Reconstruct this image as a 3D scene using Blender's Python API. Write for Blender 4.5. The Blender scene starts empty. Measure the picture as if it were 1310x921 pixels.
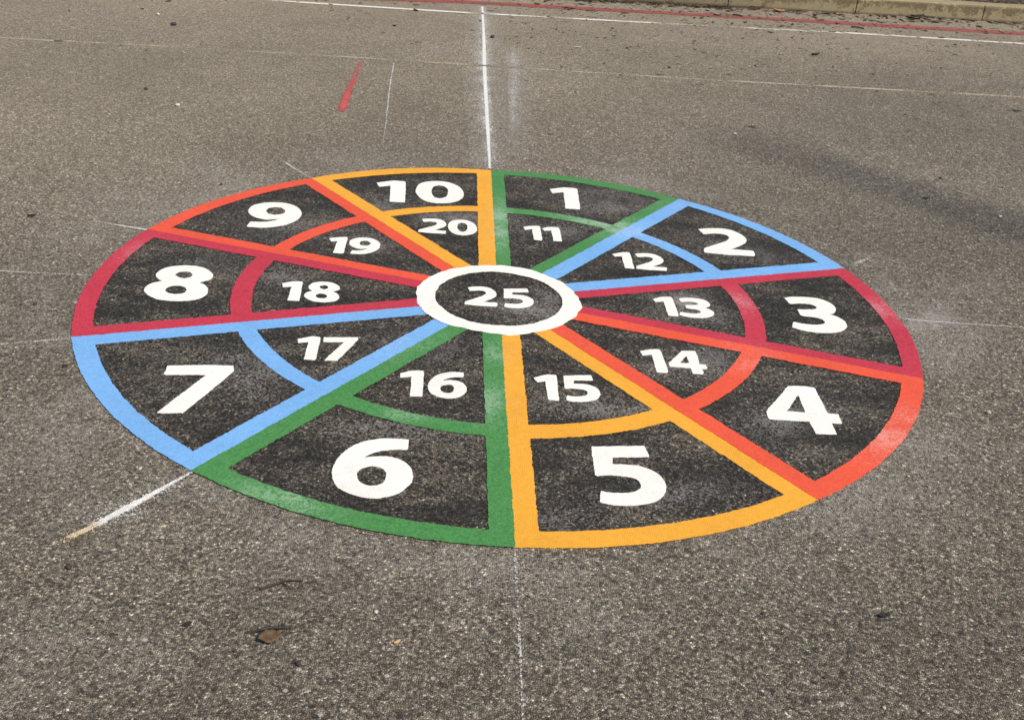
import bpy, bmesh, math, random
from mathutils import Vector, Matrix, noise
random.seed(7)
R_ = math.radians
scene = bpy.context.scene
COL = scene.collection

# ------------------------------------------------------------------ data (0.1 mm, ground plane, wheel centre = origin)
NUMBERS = {
 1: [[[(1876,10223),(2365,10477),(2457,10512),(2877,10501),(2942,10423),(2943,9540),(2934,8354),(2910,8185),(2395,8191),(2396,8841),(2397,9964),(1965,9796)]]],
 2: [[[(7058,6919),(7357,7046),(7705,7121),(8012,7120),(8272,7004),(8478,6759),(8614,6445),(8642,6155),(8571,5924),(8417,5682),(8181,5429),(7925,5195),(8269,5175),(8658,5175),(8681,5088),(8668,4774),(8612,4662),(8229,4668),(7696,4651),(6953,4723),(6965,5052),(7034,5155),(7442,5520),(7727,5769),(7930,5999),(8061,6278),(8013,6478),(7865,6580),(7646,6595),(7416,6541),(7183,6464)]]],
 3: [[[(8913,1348),(9101,1446),(9408,1504),(9704,1513),(9964,1470),(10177,1344),(10319,1135),(10377,887),(10356,686),(10286,537),(10150,378),(10041,324),(10191,258),(10333,76),(10413,-155),(10393,-424),(10320,-593),(10149,-799),(9930,-934),(9658,-1008),(9358,-1014),(9026,-957),(8819,-857),(8679,-762),(8792,-413),(8834,-380),(9072,-464),(9321,-497),(9562,-463),(9725,-371),(9784,-245),(9748,-89),(9612,27),(9409,68),(9202,93),(9132,149),(9135,525),(9187,544),(9435,580),(9636,621),(9750,693),(9794,773),(9747,879),(9625,975),(9440,1010),(9242,993),(9031,916),(8969,964)]]],
 4: [[[(7749,-4440),(8115,-4394),(8439,-4438),(8455,-4542),(8466,-5776),(8733,-5791),(8725,-6218),(8688,-6268),(8452,-6277),(8435,-6808),(8171,-6832),(7908,-6833),(7882,-6251),(7383,-6273),(6882,-6261),(6856,-6195),(6869,-5870),(6889,-5840)],[(7908,-4905),(7887,-5808),(7649,-5798),(7421,-5787)]]],
 5: [[[(2257,-8096),(2890,-7998),(3534,-7912),(3566,-8134),(3603,-8352),(3574,-8400),(2716,-8512),(2711,-8799),(2931,-8781),(3184,-8792),(3397,-8844),(3584,-8953),(3744,-9130),(3833,-9360),(3850,-9578),(3814,-9799),(3728,-9991),(3585,-10172),(3398,-10291),(3163,-10387),(2917,-10443),(2675,-10457),(2471,-10432),(2311,-10390),(2294,-10327),(2317,-10084),(2354,-9934),(2543,-9974),(2718,-9973),(2894,-9951),(3056,-9906),(3189,-9805),(3264,-9673),(3272,-9516),(3213,-9397),(3113,-9328),(2956,-9292),(2778,-9280),(2563,-9285),(2309,-9339),(2258,-9296),(2259,-9021),(2252,-8592)]]],
 6: [[[(-2072,-8290),(-2063,-8685),(-2081,-8738),(-2277,-8754),(-2491,-8796),(-2685,-8865),(-2872,-8981),(-2986,-9093),(-3045,-9206),(-2892,-9132),(-2717,-9086),(-2538,-9075),(-2355,-9104),(-2186,-9183),(-2030,-9345),(-1926,-9542),(-1873,-9774),(-1881,-10025),(-1959,-10248),(-2080,-10458),(-2255,-10612),(-2451,-10707),(-2699,-10766),(-2959,-10724),(-3226,-10628),(-3434,-10471),(-3562,-10288),(-3645,-10066),(-3683,-9788),(-3678,-9564),(-3634,-9300),(-3535,-9024),(-3402,-8790),(-3242,-8601),(-3038,-8456),(-2827,-8362),(-2593,-8300),(-2317,-8284)],[(-3120,-9788),(-3032,-9635),(-2850,-9519),(-2672,-9531),(-2540,-9612),(-2472,-9763),(-2465,-9935),(-2507,-10125),(-2632,-10262),(-2785,-10291),(-2928,-10248),(-3046,-10123),(-3104,-9959)]]],
 7: [[[(-8552,-5449),(-8050,-5352),(-7459,-5274),(-6900,-5222),(-6873,-5270),(-6837,-5564),(-7579,-7751),(-7614,-7725),(-7873,-7779),(-8167,-7804),(-8173,-7768),(-7463,-5813),(-7728,-5835),(-8117,-5882),(-8472,-5936),(-8524,-5889),(-8521,-5700)]]],
 8: [[[(-9662,967),(-9396,966),(-9135,885),(-8894,680),(-8729,406),(-8686,147),(-8756,-10),(-8892,-129),(-8988,-219),(-8819,-337),(-8684,-516),(-8599,-756),(-8575,-975),(-8635,-1204),(-8773,-1387),(-9013,-1520),(-9313,-1586),(-9628,-1595),(-9917,-1531),(-10200,-1329),(-10385,-1082),(-10443,-896),(-10418,-638),(-10308,-451),(-10088,-273),(-10220,-178),(-10341,8),(-10388,177),(-10368,449),(-10242,692),(-10000,870)],[(-9827,235),(-9787,420),(-9643,508),(-9450,503),(-9304,317),(-9334,135),(-9488,-6),(-9672,65)],[(-9829,-914),(-9817,-716),(-9697,-557),(-9520,-524),(-9334,-615),(-9219,-794),(-9227,-990),(-9372,-1095),(-9571,-1125),(-9724,-1065)]]],
 9: [[[(-8019,6948),(-7684,6944),(-7351,6787),(-7111,6511),(-6936,6111),(-6908,5769),(-6979,5377),(-7139,5051),(-7408,4761),(-7693,4581),(-8016,4474),(-8252,4470),(-8510,4469),(-8528,4553),(-8500,4911),(-8468,4953),(-8167,4983),(-7916,5064),(-7726,5194),(-7568,5387),(-7773,5306),(-8002,5236),(-8257,5304),(-8534,5482),(-8719,5794),(-8791,6053),(-8778,6291),(-8673,6588),(-8411,6812),(-8208,6913)],[(-8182,6045),(-8131,6352),(-7934,6482),(-7709,6459),(-7521,6202),(-7527,5967),(-7645,5792),(-7852,5732),(-8054,5797)]]],
 10: [[[(-4694,9719),(-4145,10032),(-4061,10093),(-3626,10058),(-3599,9909),(-3454,7794),(-3500,7769),(-4010,7759),(-4140,9492),(-4532,9286),(-4588,9408)]],
  [[(-2405,10337),(-2074,10308),(-1766,10094),(-1514,9721),(-1371,9176),(-1389,8700),(-1547,8291),(-1851,8027),(-2131,7919),(-2444,7920),(-2739,8073),(-2993,8447),(-3123,8851),(-3165,9234),(-3123,9685),(-2984,10026),(-2729,10238)],[(-2578,9213),(-2533,9707),(-2350,9876),(-2140,9826),(-1991,9498),(-1957,9067),(-1994,8631),(-2214,8404),(-2421,8510),(-2543,8872)]]],
 11: [[[(812,6051),(1028,6179),(1358,6243),(1406,6191),(1455,4988),(1430,4877),(1165,4918),(1118,5916),(871,5785)]],
  [[(1467,6014),(1714,6206),(2030,6238),(2074,6155),(2119,4992),(2097,4917),(1831,4922),(1785,5896),(1551,5804)]]],
 12: [[[(3758,4066),(4116,4274),(4329,4309),(4362,4246),(4386,2991),(4362,2923),(4084,2943),(4059,3939),(3832,3868)]],
  [[(4523,4203),(4696,4276),(4897,4319),(5075,4318),(5224,4252),(5344,4112),(5422,3934),(5438,3768),(5397,3636),(5309,3498),(5172,3354),(5024,3221),(5223,3209),(5448,3210),(5461,3160),(5454,2981),(5421,2917),(5200,2921),(4892,2911),(4463,2952),(4469,3139),(4509,3198),(4745,3406),(4910,3548),(5027,3679),(5103,3838),(5075,3952),(4989,4010),(4863,4019),(4730,3988),(4595,3944)]]],
 13: [[[(4723,649),(5060,854),(5305,879),(5337,797),(5367,-449),(5335,-508),(5058,-494),(5029,506),(4781,430)]],
  [[(5536,803),(5654,858),(5847,891),(6033,896),(6196,871),(6330,801),(6419,684),(6455,544),(6442,432),(6398,348),(6313,259),(6244,229),(6338,191),(6428,90),(6478,-40),(6465,-191),(6420,-286),(6312,-402),(6174,-477),(6004,-519),(5815,-522),(5607,-490),(5477,-434),(5389,-381),(5460,-185),(5487,-167),(5636,-213),(5792,-232),(5944,-213),(6046,-161),(6083,-91),(6060,-3),(5975,62),(5847,85),(5717,99),(5673,130),(5675,341),(5708,352),(5864,372),(5990,395),(6062,436),(6089,481),(6060,540),(5983,594),(5867,614),(5743,604),(5610,561),(5571,588)]]],
 14: [[[(3959,-2932),(4309,-2765),(4509,-2738),(4544,-2814),(4599,-4066),(4542,-4140),(4281,-4117),(4261,-3088),(4000,-3203)]],
  [[(5142,-2757),(5511,-2707),(5534,-2775),(5536,-3485),(5695,-3496),(5706,-3698),(5677,-3747),(5545,-3778),(5562,-4007),(5530,-4077),(5257,-4068),(5250,-3758),(4686,-3756),(4663,-3565)],[(5230,-3037),(5247,-3478),(4987,-3499)]]],
 15: [[[(941,-4869),(1273,-4654),(1523,-4634),(1557,-4703),(1572,-5965),(1561,-5998),(1292,-5980),(1252,-4999),(1045,-5089)]],
  [[(1740,-4637),(2107,-4580),(2480,-4531),(2499,-4659),(2520,-4784),(2503,-4812),(2006,-4876),(2003,-5042),(2130,-5031),(2277,-5037),(2401,-5067),(2509,-5130),(2602,-5232),(2653,-5364),(2663,-5490),(2642,-5617),(2593,-5727),(2510,-5832),(2401,-5900),(2265,-5956),(2123,-5988),(1983,-5996),(1864,-5981),(1772,-5957),(1761,-5921),(1775,-5781),(1796,-5694),(1906,-5718),(2007,-5717),(2109,-5704),(2203,-5678),(2280,-5621),(2324,-5545),(2328,-5454),(2294,-5385),(2236,-5346),(2145,-5325),(2042,-5318),(1917,-5321),(1770,-5352),(1741,-5328),(1741,-5169),(1737,-4922)]]],
 16: [[[(-2553,-5080),(-2256,-4890),(-1969,-4862),(-1941,-4923),(-1897,-6201),(-1919,-6224),(-2204,-6240),(-2248,-5210),(-2520,-5305)]],
  [[(-895,-4818),(-891,-5044),(-900,-5075),(-1008,-5084),(-1127,-5108),(-1234,-5148),(-1337,-5214),(-1400,-5279),(-1433,-5343),(-1348,-5301),(-1251,-5274),(-1152,-5268),(-1051,-5284),(-958,-5330),(-872,-5423),(-815,-5536),(-786,-5669),(-790,-5813),(-833,-5941),(-900,-6061),(-996,-6149),(-1104,-6204),(-1242,-6238),(-1385,-6214),(-1533,-6159),(-1648,-6069),(-1718,-5964),(-1764,-5836),(-1785,-5677),(-1782,-5549),(-1758,-5397),(-1703,-5239),(-1629,-5104),(-1541,-4996),(-1429,-4913),(-1312,-4859),(-1183,-4823),(-1030,-4815)],[(-1474,-5677),(-1425,-5589),(-1325,-5522),(-1226,-5529),(-1154,-5576),(-1116,-5663),(-1112,-5761),(-1136,-5870),(-1205,-5949),(-1289,-5965),(-1368,-5941),(-1433,-5869),(-1465,-5775)]]],
 17: [[[(-5497,-3493),(-5236,-3347),(-5119,-3268),(-4911,-3287),(-4888,-3370),(-4832,-4605),(-4858,-4640),(-5147,-4647),(-5182,-3624),(-5443,-3730)]],
  [[(-4812,-3302),(-3890,-3160),(-3849,-3274),(-4260,-4609),(-4588,-4639),(-4604,-4597),(-4224,-3516),(-4774,-3568)]]],
 18: [[[(-6561,95),(-6232,280),(-5979,301),(-5960,246),(-5855,-1008),(-5867,-1075),(-6189,-1074),(-6239,-103),(-6488,-181)]],
  [[(-5336,394),(-5189,394),(-5044,348),(-4910,232),(-4819,77),(-4795,-69),(-4834,-158),(-4910,-226),(-4963,-276),(-4869,-343),(-4794,-444),(-4747,-580),(-4734,-704),(-4767,-833),(-4844,-937),(-4977,-1012),(-5143,-1050),(-5317,-1055),(-5477,-1018),(-5634,-904),(-5737,-764),(-5769,-659),(-5755,-513),(-5694,-407),(-5572,-307),(-5645,-253),(-5713,-148),(-5738,-52),(-5727,101),(-5657,239),(-5523,340)],[(-5428,-19),(-5405,85),(-5325,135),(-5219,132),(-5138,27),(-5155,-76),(-5240,-156),(-5341,-116)],[(-5429,-669),(-5422,-558),(-5356,-467),(-5257,-449),(-5154,-500),(-5091,-601),(-5095,-712),(-5176,-772),(-5286,-788),(-5371,-755)]]],
 19: [[[(-5669,3899),(-5375,4039),(-5096,4100),(-5065,4000),(-5040,2748),(-5095,2686),(-5374,2693),(-5370,3706),(-5568,3638)]],
  [[(-4540,4159),(-4355,4156),(-4172,4065),(-4040,3904),(-3943,3671),(-3928,3472),(-3967,3243),(-4055,3053),(-4203,2885),(-4360,2779),(-4538,2718),(-4669,2715),(-4811,2714),(-4821,2764),(-4805,2972),(-4788,2997),(-4622,3014),(-4483,3061),(-4379,3137),(-4291,3249),(-4405,3202),(-4531,3161),(-4671,3201),(-4824,3305),(-4926,3486),(-4966,3637),(-4959,3776),(-4900,3949),(-4756,4079),(-4644,4139)],[(-4630,3632),(-4602,3811),(-4493,3887),(-4369,3874),(-4266,3724),(-4269,3587),(-4334,3485),(-4448,3451),(-4559,3488)]]],
 20: [[[(-2728,6200),(-2564,6271),(-2373,6312),(-2204,6312),(-2061,6247),(-1948,6111),(-1873,5936),(-1858,5774),(-1897,5646),(-1981,5511),(-2111,5370),(-2252,5241),(-2062,5229),(-1849,5229),(-1836,5181),(-1844,5006),(-1875,4944),(-2085,4947),(-2377,4938),(-2785,4978),(-2779,5161),(-2741,5218),(-2517,5421),(-2360,5560),(-2249,5688),(-2177,5843),(-2203,5954),(-2285,6011),(-2405,6020),(-2531,5989),(-2659,5947)]],
  [[(-1373,6372),(-1187,6355),(-1014,6228),(-872,6005),(-791,5681),(-802,5397),(-891,5154),(-1062,4997),(-1219,4932),(-1395,4933),(-1561,5024),(-1704,5247),(-1777,5487),(-1801,5715),(-1777,5984),(-1699,6187),(-1555,6313)],[(-1471,5703),(-1445,5997),(-1342,6097),(-1224,6068),(-1140,5873),(-1121,5616),(-1142,5356),(-1265,5221),(-1382,5284),(-1451,5500)]]],
 25: [[[(-954,643),(-787,715),(-592,757),(-420,756),(-275,691),(-159,554),(-83,378),(-68,216),(-107,87),(-194,-49),(-325,-191),(-469,-321),(-276,-333),(-59,-332),(-46,-381),(-53,-557),(-85,-620),(-299,-616),(-597,-626),(-1013,-586),(-1007,-401),(-968,-344),(-740,-139),(-580,0),(-466,129),(-393,285),(-420,397),(-503,454),(-625,462),(-754,432),(-885,389)]],
  [[(147,722),(507,778),(874,827),(892,700),(913,575),(896,548),(408,483),(405,319),(530,329),(675,323),(796,293),(902,230),(993,129),(1044,-2),(1053,-127),(1033,-254),(984,-364),(902,-468),(796,-536),(663,-591),(522,-623),(385,-631),(269,-617),(178,-593),(168,-557),(181,-417),(202,-331),(309,-355),(409,-354),(509,-341),(602,-315),(677,-258),(720,-182),(724,-92),(691,-24),(634,15),(544,36),(443,43),(321,41),(176,10),(147,34),(148,191),(144,437)]]],
}
SPOKES = [(-0.0404, 1.2026, -0.0128, 0.2519), (0.6806, 0.9988, 0.1428, 0.2133), (1.1498, 0.4114, 0.225, 0.0826), (1.1642, -0.3548, 0.2344, -0.0699), (0.7253, -0.9746, 0.1416, -0.1808), (0.0399, -1.2173, 0.0072, -0.2393), (-0.6749, -1.0149, -0.1338, -0.1995), (-1.1465, -0.4188, -0.2295, -0.0885), (-1.1659, 0.3657, -0.2392, 0.0871), (-0.7143, 0.9775, -0.1378, 0.2068)]
RW = 1.219          # wheel radius in metres
DARK_Z, PAINT_Z, RING_Z = 0.0015, 0.003, 0.0048

# ------------------------------------------------------------------ object helpers
def link(o, parent=None):
    COL.objects.link(o)
    if parent is not None:
        o.parent = parent
    return o

def tag(o, label=None, cat=None, group=None, kind=None):
    if label: o['label'] = label
    if cat: o['category'] = cat
    if group: o['group'] = group
    if kind: o['kind'] = kind
    return o

def mesh_obj(name, bm, mat, parent=None, smooth=False):
    me = bpy.data.meshes.new(name)
    bm.to_mesh(me); bm.free()
    if smooth:
        for p in me.polygons: p.use_smooth = True
    me.materials.append(mat)
    return link(bpy.data.objects.new(name, me), parent)

# ------------------------------------------------------------------ node helpers
class NT:
    def __init__(s, nt): s.nt = nt
    def new(s, t, **kw):
        n = s.nt.nodes.new(t)
        for k, v in kw.items(): setattr(n, k, v)
        return n
    def put(s, sock, v):
        if isinstance(v, bpy.types.NodeSocket): s.nt.links.new(v, sock)
        elif v is not None:
            if sock.type == 'RGBA' and not isinstance(v, (int, float)) and len(v) == 3: v = (*v, 1)
            sock.default_value = v
    def math(s, op, a, b=None, c=None, clamp=False):
        n = s.new('ShaderNodeMath', operation=op, use_clamp=clamp)
        for i, v in enumerate((a, b, c)):
            if v is not None: s.put(n.inputs[i], v)
        return n.outputs[0]
    def mix(s, f, a, b, blend='MIX'):
        n = s.new('ShaderNodeMix', data_type='RGBA', blend_type=blend)
        s.put(n.inputs[0], f); s.put(n.inputs[6], a); s.put(n.inputs[7], b)
        return n.outputs[2]
    def ramp(s, f, stops, interp='LINEAR'):
        n = s.new('ShaderNodeValToRGB'); cr = n.color_ramp; cr.interpolation = interp
        while len(cr.elements) < len(stops): cr.elements.new(0.5)
        for e, (p, c) in zip(cr.elements, stops):
            e.position = p; e.color = (*c, 1) if not isinstance(c, (int, float)) else (c, c, c, 1)
        s.put(n.inputs[0], f)
        return n.outputs[0]
    def step(s, v, a, b, o0=0.0, o1=1.0):
        n = s.new('ShaderNodeMapRange', interpolation_type='SMOOTHSTEP')
        s.put(n.inputs[0], v)
        for i, x in enumerate((a, b, o0, o1)): s.put(n.inputs[1 + i], x)
        return n.outputs[0]
    def noise(s, vec, scale, detail=2.0, rough=0.5, dist=0.0):
        n = s.new('ShaderNodeTexNoise')
        s.put(n.inputs['Vector'], vec); n.inputs['Scale'].default_value = scale
        n.inputs['Detail'].default_value = detail; n.inputs['Roughness'].default_value = rough
        n.inputs['Distortion'].default_value = dist
        return n.outputs[0]
    def voro(s, vec, scale, feature='F1', rnd=1.0, dims='2D'):
        n = s.new('ShaderNodeTexVoronoi', feature=feature, voronoi_dimensions=dims)
        s.put(n.inputs['Vector'], vec); n.inputs['Scale'].default_value = scale
        n.inputs['Randomness'].default_value = rnd
        return n
    def sep(s, v):
        n = s.new('ShaderNodeSeparateXYZ'); s.put(n.inputs[0], v); return n.outputs
    def vadd(s, a, b):
        n = s.new('ShaderNodeVectorMath', operation='ADD'); s.put(n.inputs[0], a); s.put(n.inputs[1], b); return n.outputs[0]
    def pos(s): return s.new('ShaderNodeNewGeometry').outputs['Position']
    def obco(s): return s.new('ShaderNodeTexCoord').outputs['Object']
    def bump(s, h, strength, dist):
        n = s.new('ShaderNodeBump'); n.inputs['Strength'].default_value = strength
        n.inputs['Distance'].default_value = dist; s.put(n.inputs['Height'], h)
        return n.outputs[0]
    def bsdf(s, col, rough=0.8, normal=None, spec=0.3):
        n = s.new('ShaderNodeBsdfPrincipled')
        s.put(n.inputs['Base Color'], col); s.put(n.inputs['Roughness'], rough)
        n.inputs['Specular IOR Level'].default_value = spec
        if normal is not None: s.put(n.inputs['Normal'], normal)
        return n.outputs[0]
    def out(s, sh):
        n = s.new('ShaderNodeOutputMaterial'); s.nt.links.new(sh, n.inputs[0])

def material(name):
    m = bpy.data.materials.new(name); m.use_nodes = True
    m.node_tree.nodes.clear()
    return m, NT(m.node_tree)

# ------------------------------------------------------------------ the stones of the tarmac, shared by tarmac and paint
def stones(t):
    """per-stone random numbers, gap mask and height of the rolled stone chippings"""
    p = t.pos()
    wob = t.new('ShaderNodeTexNoise'); t.put(wob.inputs['Vector'], p)
    wob.inputs['Scale'].default_value = 160; wob.inputs['Detail'].default_value = 1
    sc = t.new('ShaderNodeVectorMath', operation='SCALE'); t.put(sc.inputs[0], wob.outputs['Color']); sc.inputs[3].default_value = 0.0035
    pw = t.vadd(p, sc.outputs[0])
    v1 = t.voro(pw, STONE_SCALE)
    ve = t.voro(pw, STONE_SCALE, 'DISTANCE_TO_EDGE')
    rnd = t.sep(v1.outputs['Color'])
    edge = ve.outputs['Distance']
    return p, pw, v1.outputs['Distance'], edge, rnd

STONE_SCALE = 225.0

def tarmac_colour(t, dark, p, pw, d1, edge, rnd):
    # stone colour per chip
    c = t.ramp(rnd[0], [(0.0, (0.066, 0.057, 0.043)), (0.18, (0.125, 0.108, 0.083)), (0.5, (0.204, 0.178, 0.140)),
                        (0.8, (0.280, 0.247, 0.196)), (0.95, (0.400, 0.360, 0.292)), (1.0, (0.66, 0.60, 0.50))])
    warm = t.mix(t.math('MULTIPLY', rnd[1], 0.5), c, t.mix(1.0, c, (1.12, 0.98, 0.80), 'MULTIPLY'))
    # bitumen in the gaps
    gn = t.step(t.noise(pw, 95.0, 2.0, 0.6), 0.36, 0.62, 0.15, 1.0)
    gap = t.math('MULTIPLY', t.step(edge, 0.02, 0.22, 1.0, 0.0), gn)
    va = t.voro(pw, 165.0); ra = t.sep(va.outputs['Color'])
    deep = t.math('MULTIPLY', t.step(va.outputs['Distance'], 0.22, 0.50, 1.0, 0.0), t.step(ra[0], 0.70, 0.84))
    sunk = t.math('MAXIMUM', t.math('MULTIPLY', gap, 0.80), t.math('MULTIPLY', deep, 0.72))
    c = t.mix(sunk, warm, (0.036, 0.031, 0.027))
    # plucked chips leave dark pits, larger stones stand out paler
    v2 = t.voro(pw, 140.0); r2 = t.sep(v2.outputs['Color'])
    c = t.mix(1.0, c, t.ramp(r2[0], [(0.0, 0.66), (0.25, 0.92), (0.6, 1.03), (1.0, 1.24)]), 'MULTIPLY')
    v4 = t.voro(t.vadd(pw, (3.1, 1.7, 0)), 80.0); r4 = t.sep(v4.outputs['Color'])
    c = t.mix(1.0, c, t.ramp(r4[0], [(0.0, 0.78), (0.3, 0.97), (0.75, 1.03), (1.0, 1.20)]), 'MULTIPLY')
    v3 = t.voro(pw, 20.0); r3 = t.sep(v3.outputs['Color'])
    pit = t.math('MULTIPLY', t.step(v3.outputs['Distance'], 0.07, 0.17, 1.0, 0.0), t.step(r3[0], 0.86, 0.90))
    c = t.mix(t.math('MULTIPLY', pit, 0.75), c, (0.035, 0.03, 0.026))
    fleck = t.math('MULTIPLY', t.step(v3.outputs['Distance'], 0.05, 0.12, 1.0, 0.0), t.step(r3[1], 0.88, 0.93))
    c = t.mix(t.math('MULTIPLY', fleck, 0.8), c, (0.62, 0.58, 0.50))
    # broad tone: rolled lanes, damp and dry areas
    n1 = t.noise(p, 0.55, 3.0, 0.55); n2 = t.noise(p, 3.2, 4.0, 0.6); n3 = t.noise(p, 24.0, 3.0, 0.6)
    tone = t.math('ADD', t.math('ADD', t.step(n1, 0.3, 0.7, -0.14, 0.14), t.step(n2, 0.3, 0.7, -0.06, 0.06)), t.step(n3, 0.28, 0.72, -0.05, 0.05))
    tone = t.math('ADD', tone, 1.0)
    cx = t.new('ShaderNodeCombineColor')
    for i in range(3): t.put(cx.inputs[i], tone)
    c = t.mix(1.0, c, cx.outputs[0], 'MULTIPLY')
    return c, gap

def tarmac_height(t, d1, edge, pw):
    h = t.step(edge, 0.0, 0.35)
    v2 = t.noise(pw, 420.0, 2.0)
    return t.math('ADD', h, t.math('MULTIPLY', v2, 0.35))

def blob(t, p, x, y, rx, ry, rot=0.0):
    """soft patch of chalk dust centred on the ground at x, y"""
    m = t.new('ShaderNodeMapping', vector_type='TEXTURE')
    t.put(m.inputs['Vector'], p)
    m.inputs['Location'].default_value = (x, y, 0); m.inputs['Rotation'].default_value = (0, 0, rot)
    m.inputs['Scale'].default_value = (rx, ry, 1e3)
    ln = t.new('ShaderNodeVectorMath', operation='LENGTH'); t.put(ln.inputs[0], m.outputs[0])
    return t.step(ln.outputs['Value'], 0.0, 1.0, 1.0, 0.0)

DUST_OUT = [(1.32, 0.02, 0.17, 0.20, 0, .75), (1.28, -0.19, 0.12, 0.16, 0, .5), (-0.50, -1.13, 0.16, 0.08, -.4, .35), (-0.22, -1.27, 0.26, 0.07, -.15, .45),
            (0.14, -1.29, 0.20, 0.06, 0.1, .35), (0.83, -0.93, 0.22, 0.13, .7, .55), (1.46, 0.30, 0.30, 0.16, .3, .35), (-1.02, 0.93, 0.30, 0.16, -.7, .45),
            (-1.28, 0.62, 0.22, 0.2, 0, .35), (0.72, 1.12, 0.24, 0.12, -.6, .35), (0.02, 1.9, 0.09, 0.8, 0, .25), (-0.85, -1.58, .4, .12, 0, .3), (-1.0, -1.7, .4, .2, .2, .3)]
DUST_IN = [(0.56, 0.06, 0.10, 0.10, 0, .9), (0.62, -0.02, 0.10, 0.09, 0, .6), (0.56, -0.34, 0.16, 0.10, .5, .65), (0.72, -0.62, 0.2, 0.08, .6, .6),
           (0.12, -1.10, 0.08, 0.06, 0, .5), (0.38, -1.0, 0.2, 0.05, .3, .5), (0.42, 0.92, 0.22, 0.16, -.3, .6), (0.2, 0.6, 0.14, 0.1, 0, .6), (-0.12, 0.66, 0.22, 0.09, 0, .8),
           (-0.42, 0.72, 0.12, 0.12, 0, .6), (0.09, -0.06, 0.12, 0.09, 0, .7), (0.14, 0.03, 0.07, 0.08, 0, .7), (0.82, 0.5, 0.18, 0.1, -.5, .6), (-0.9, 0.12, 0.16, 0.12, 0, .4),
           (-0.72, 0.5, 0.18, 0.16, 0, .5), (-0.62, -0.55, 0.2, 0.12, -.7, .55), (-0.2, -0.34, 0.12, 0.12, 0, .6), (-0.2, -0.78, 0.26, 0.06, 0, .5), (0.3, -0.62, 0.2, 0.05, .1, .6),
           (-0.66, 0.06, 0.1, 0.12, 0, .5), (-0.4, 0.4, 0.1, 0.12, 0, .4), (0.4, -0.62, 0.09, 0.05, .4, .7)]
DUST_PAINT = [(1.17, 0.08, 0.12, 0.09, 0, .55), (0.98, -0.66, 0.16, 0.10, .8, .55), (-0.46, -1.1, 0.14, 0.06, -.3, .5), (0.0, 0.62, 0.05, 0.26, 0, .7), (0.42, 0.66, 0.28, 0.12, -.5, .7), (0.64, 0.9, .12, .1, 0, .3),
              (-0.02, -0.62, 0.07, 0.12, 0, .5), (0.0, -0.36, 0.06, 0.08, 0, .45), (-0.22, -0.71, 0.1, 0.05, 0, .4), (-1.13, 0.18, 0.07, 0.12, 0, .4), (0.74, 0.08, 0.06, 0.1, 0, .5), (0.7, -0.3, .1, .1, 0, .4),
              (-0.3, -0.3, 0.16, 0.14, .7, .4), (0.98, -0.08, .1, .06, 0, .3)]

def dust_mask(t, p, table):
    acc = None
    for x, y, rx, ry, rot, a in table:
        v = t.math('MULTIPLY', blob(t, p, x, y, rx * 1.7, ry * 1.7, rot), a)
        acc = v if acc is None else t.math('MAXIMUM', acc, v)
    n = t.noise(p, 9.0, 5.0, 0.65)
    return t.math('MULTIPLY', acc, t.step(n, 0.32, 0.60, 0.45, 1.3))

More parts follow.
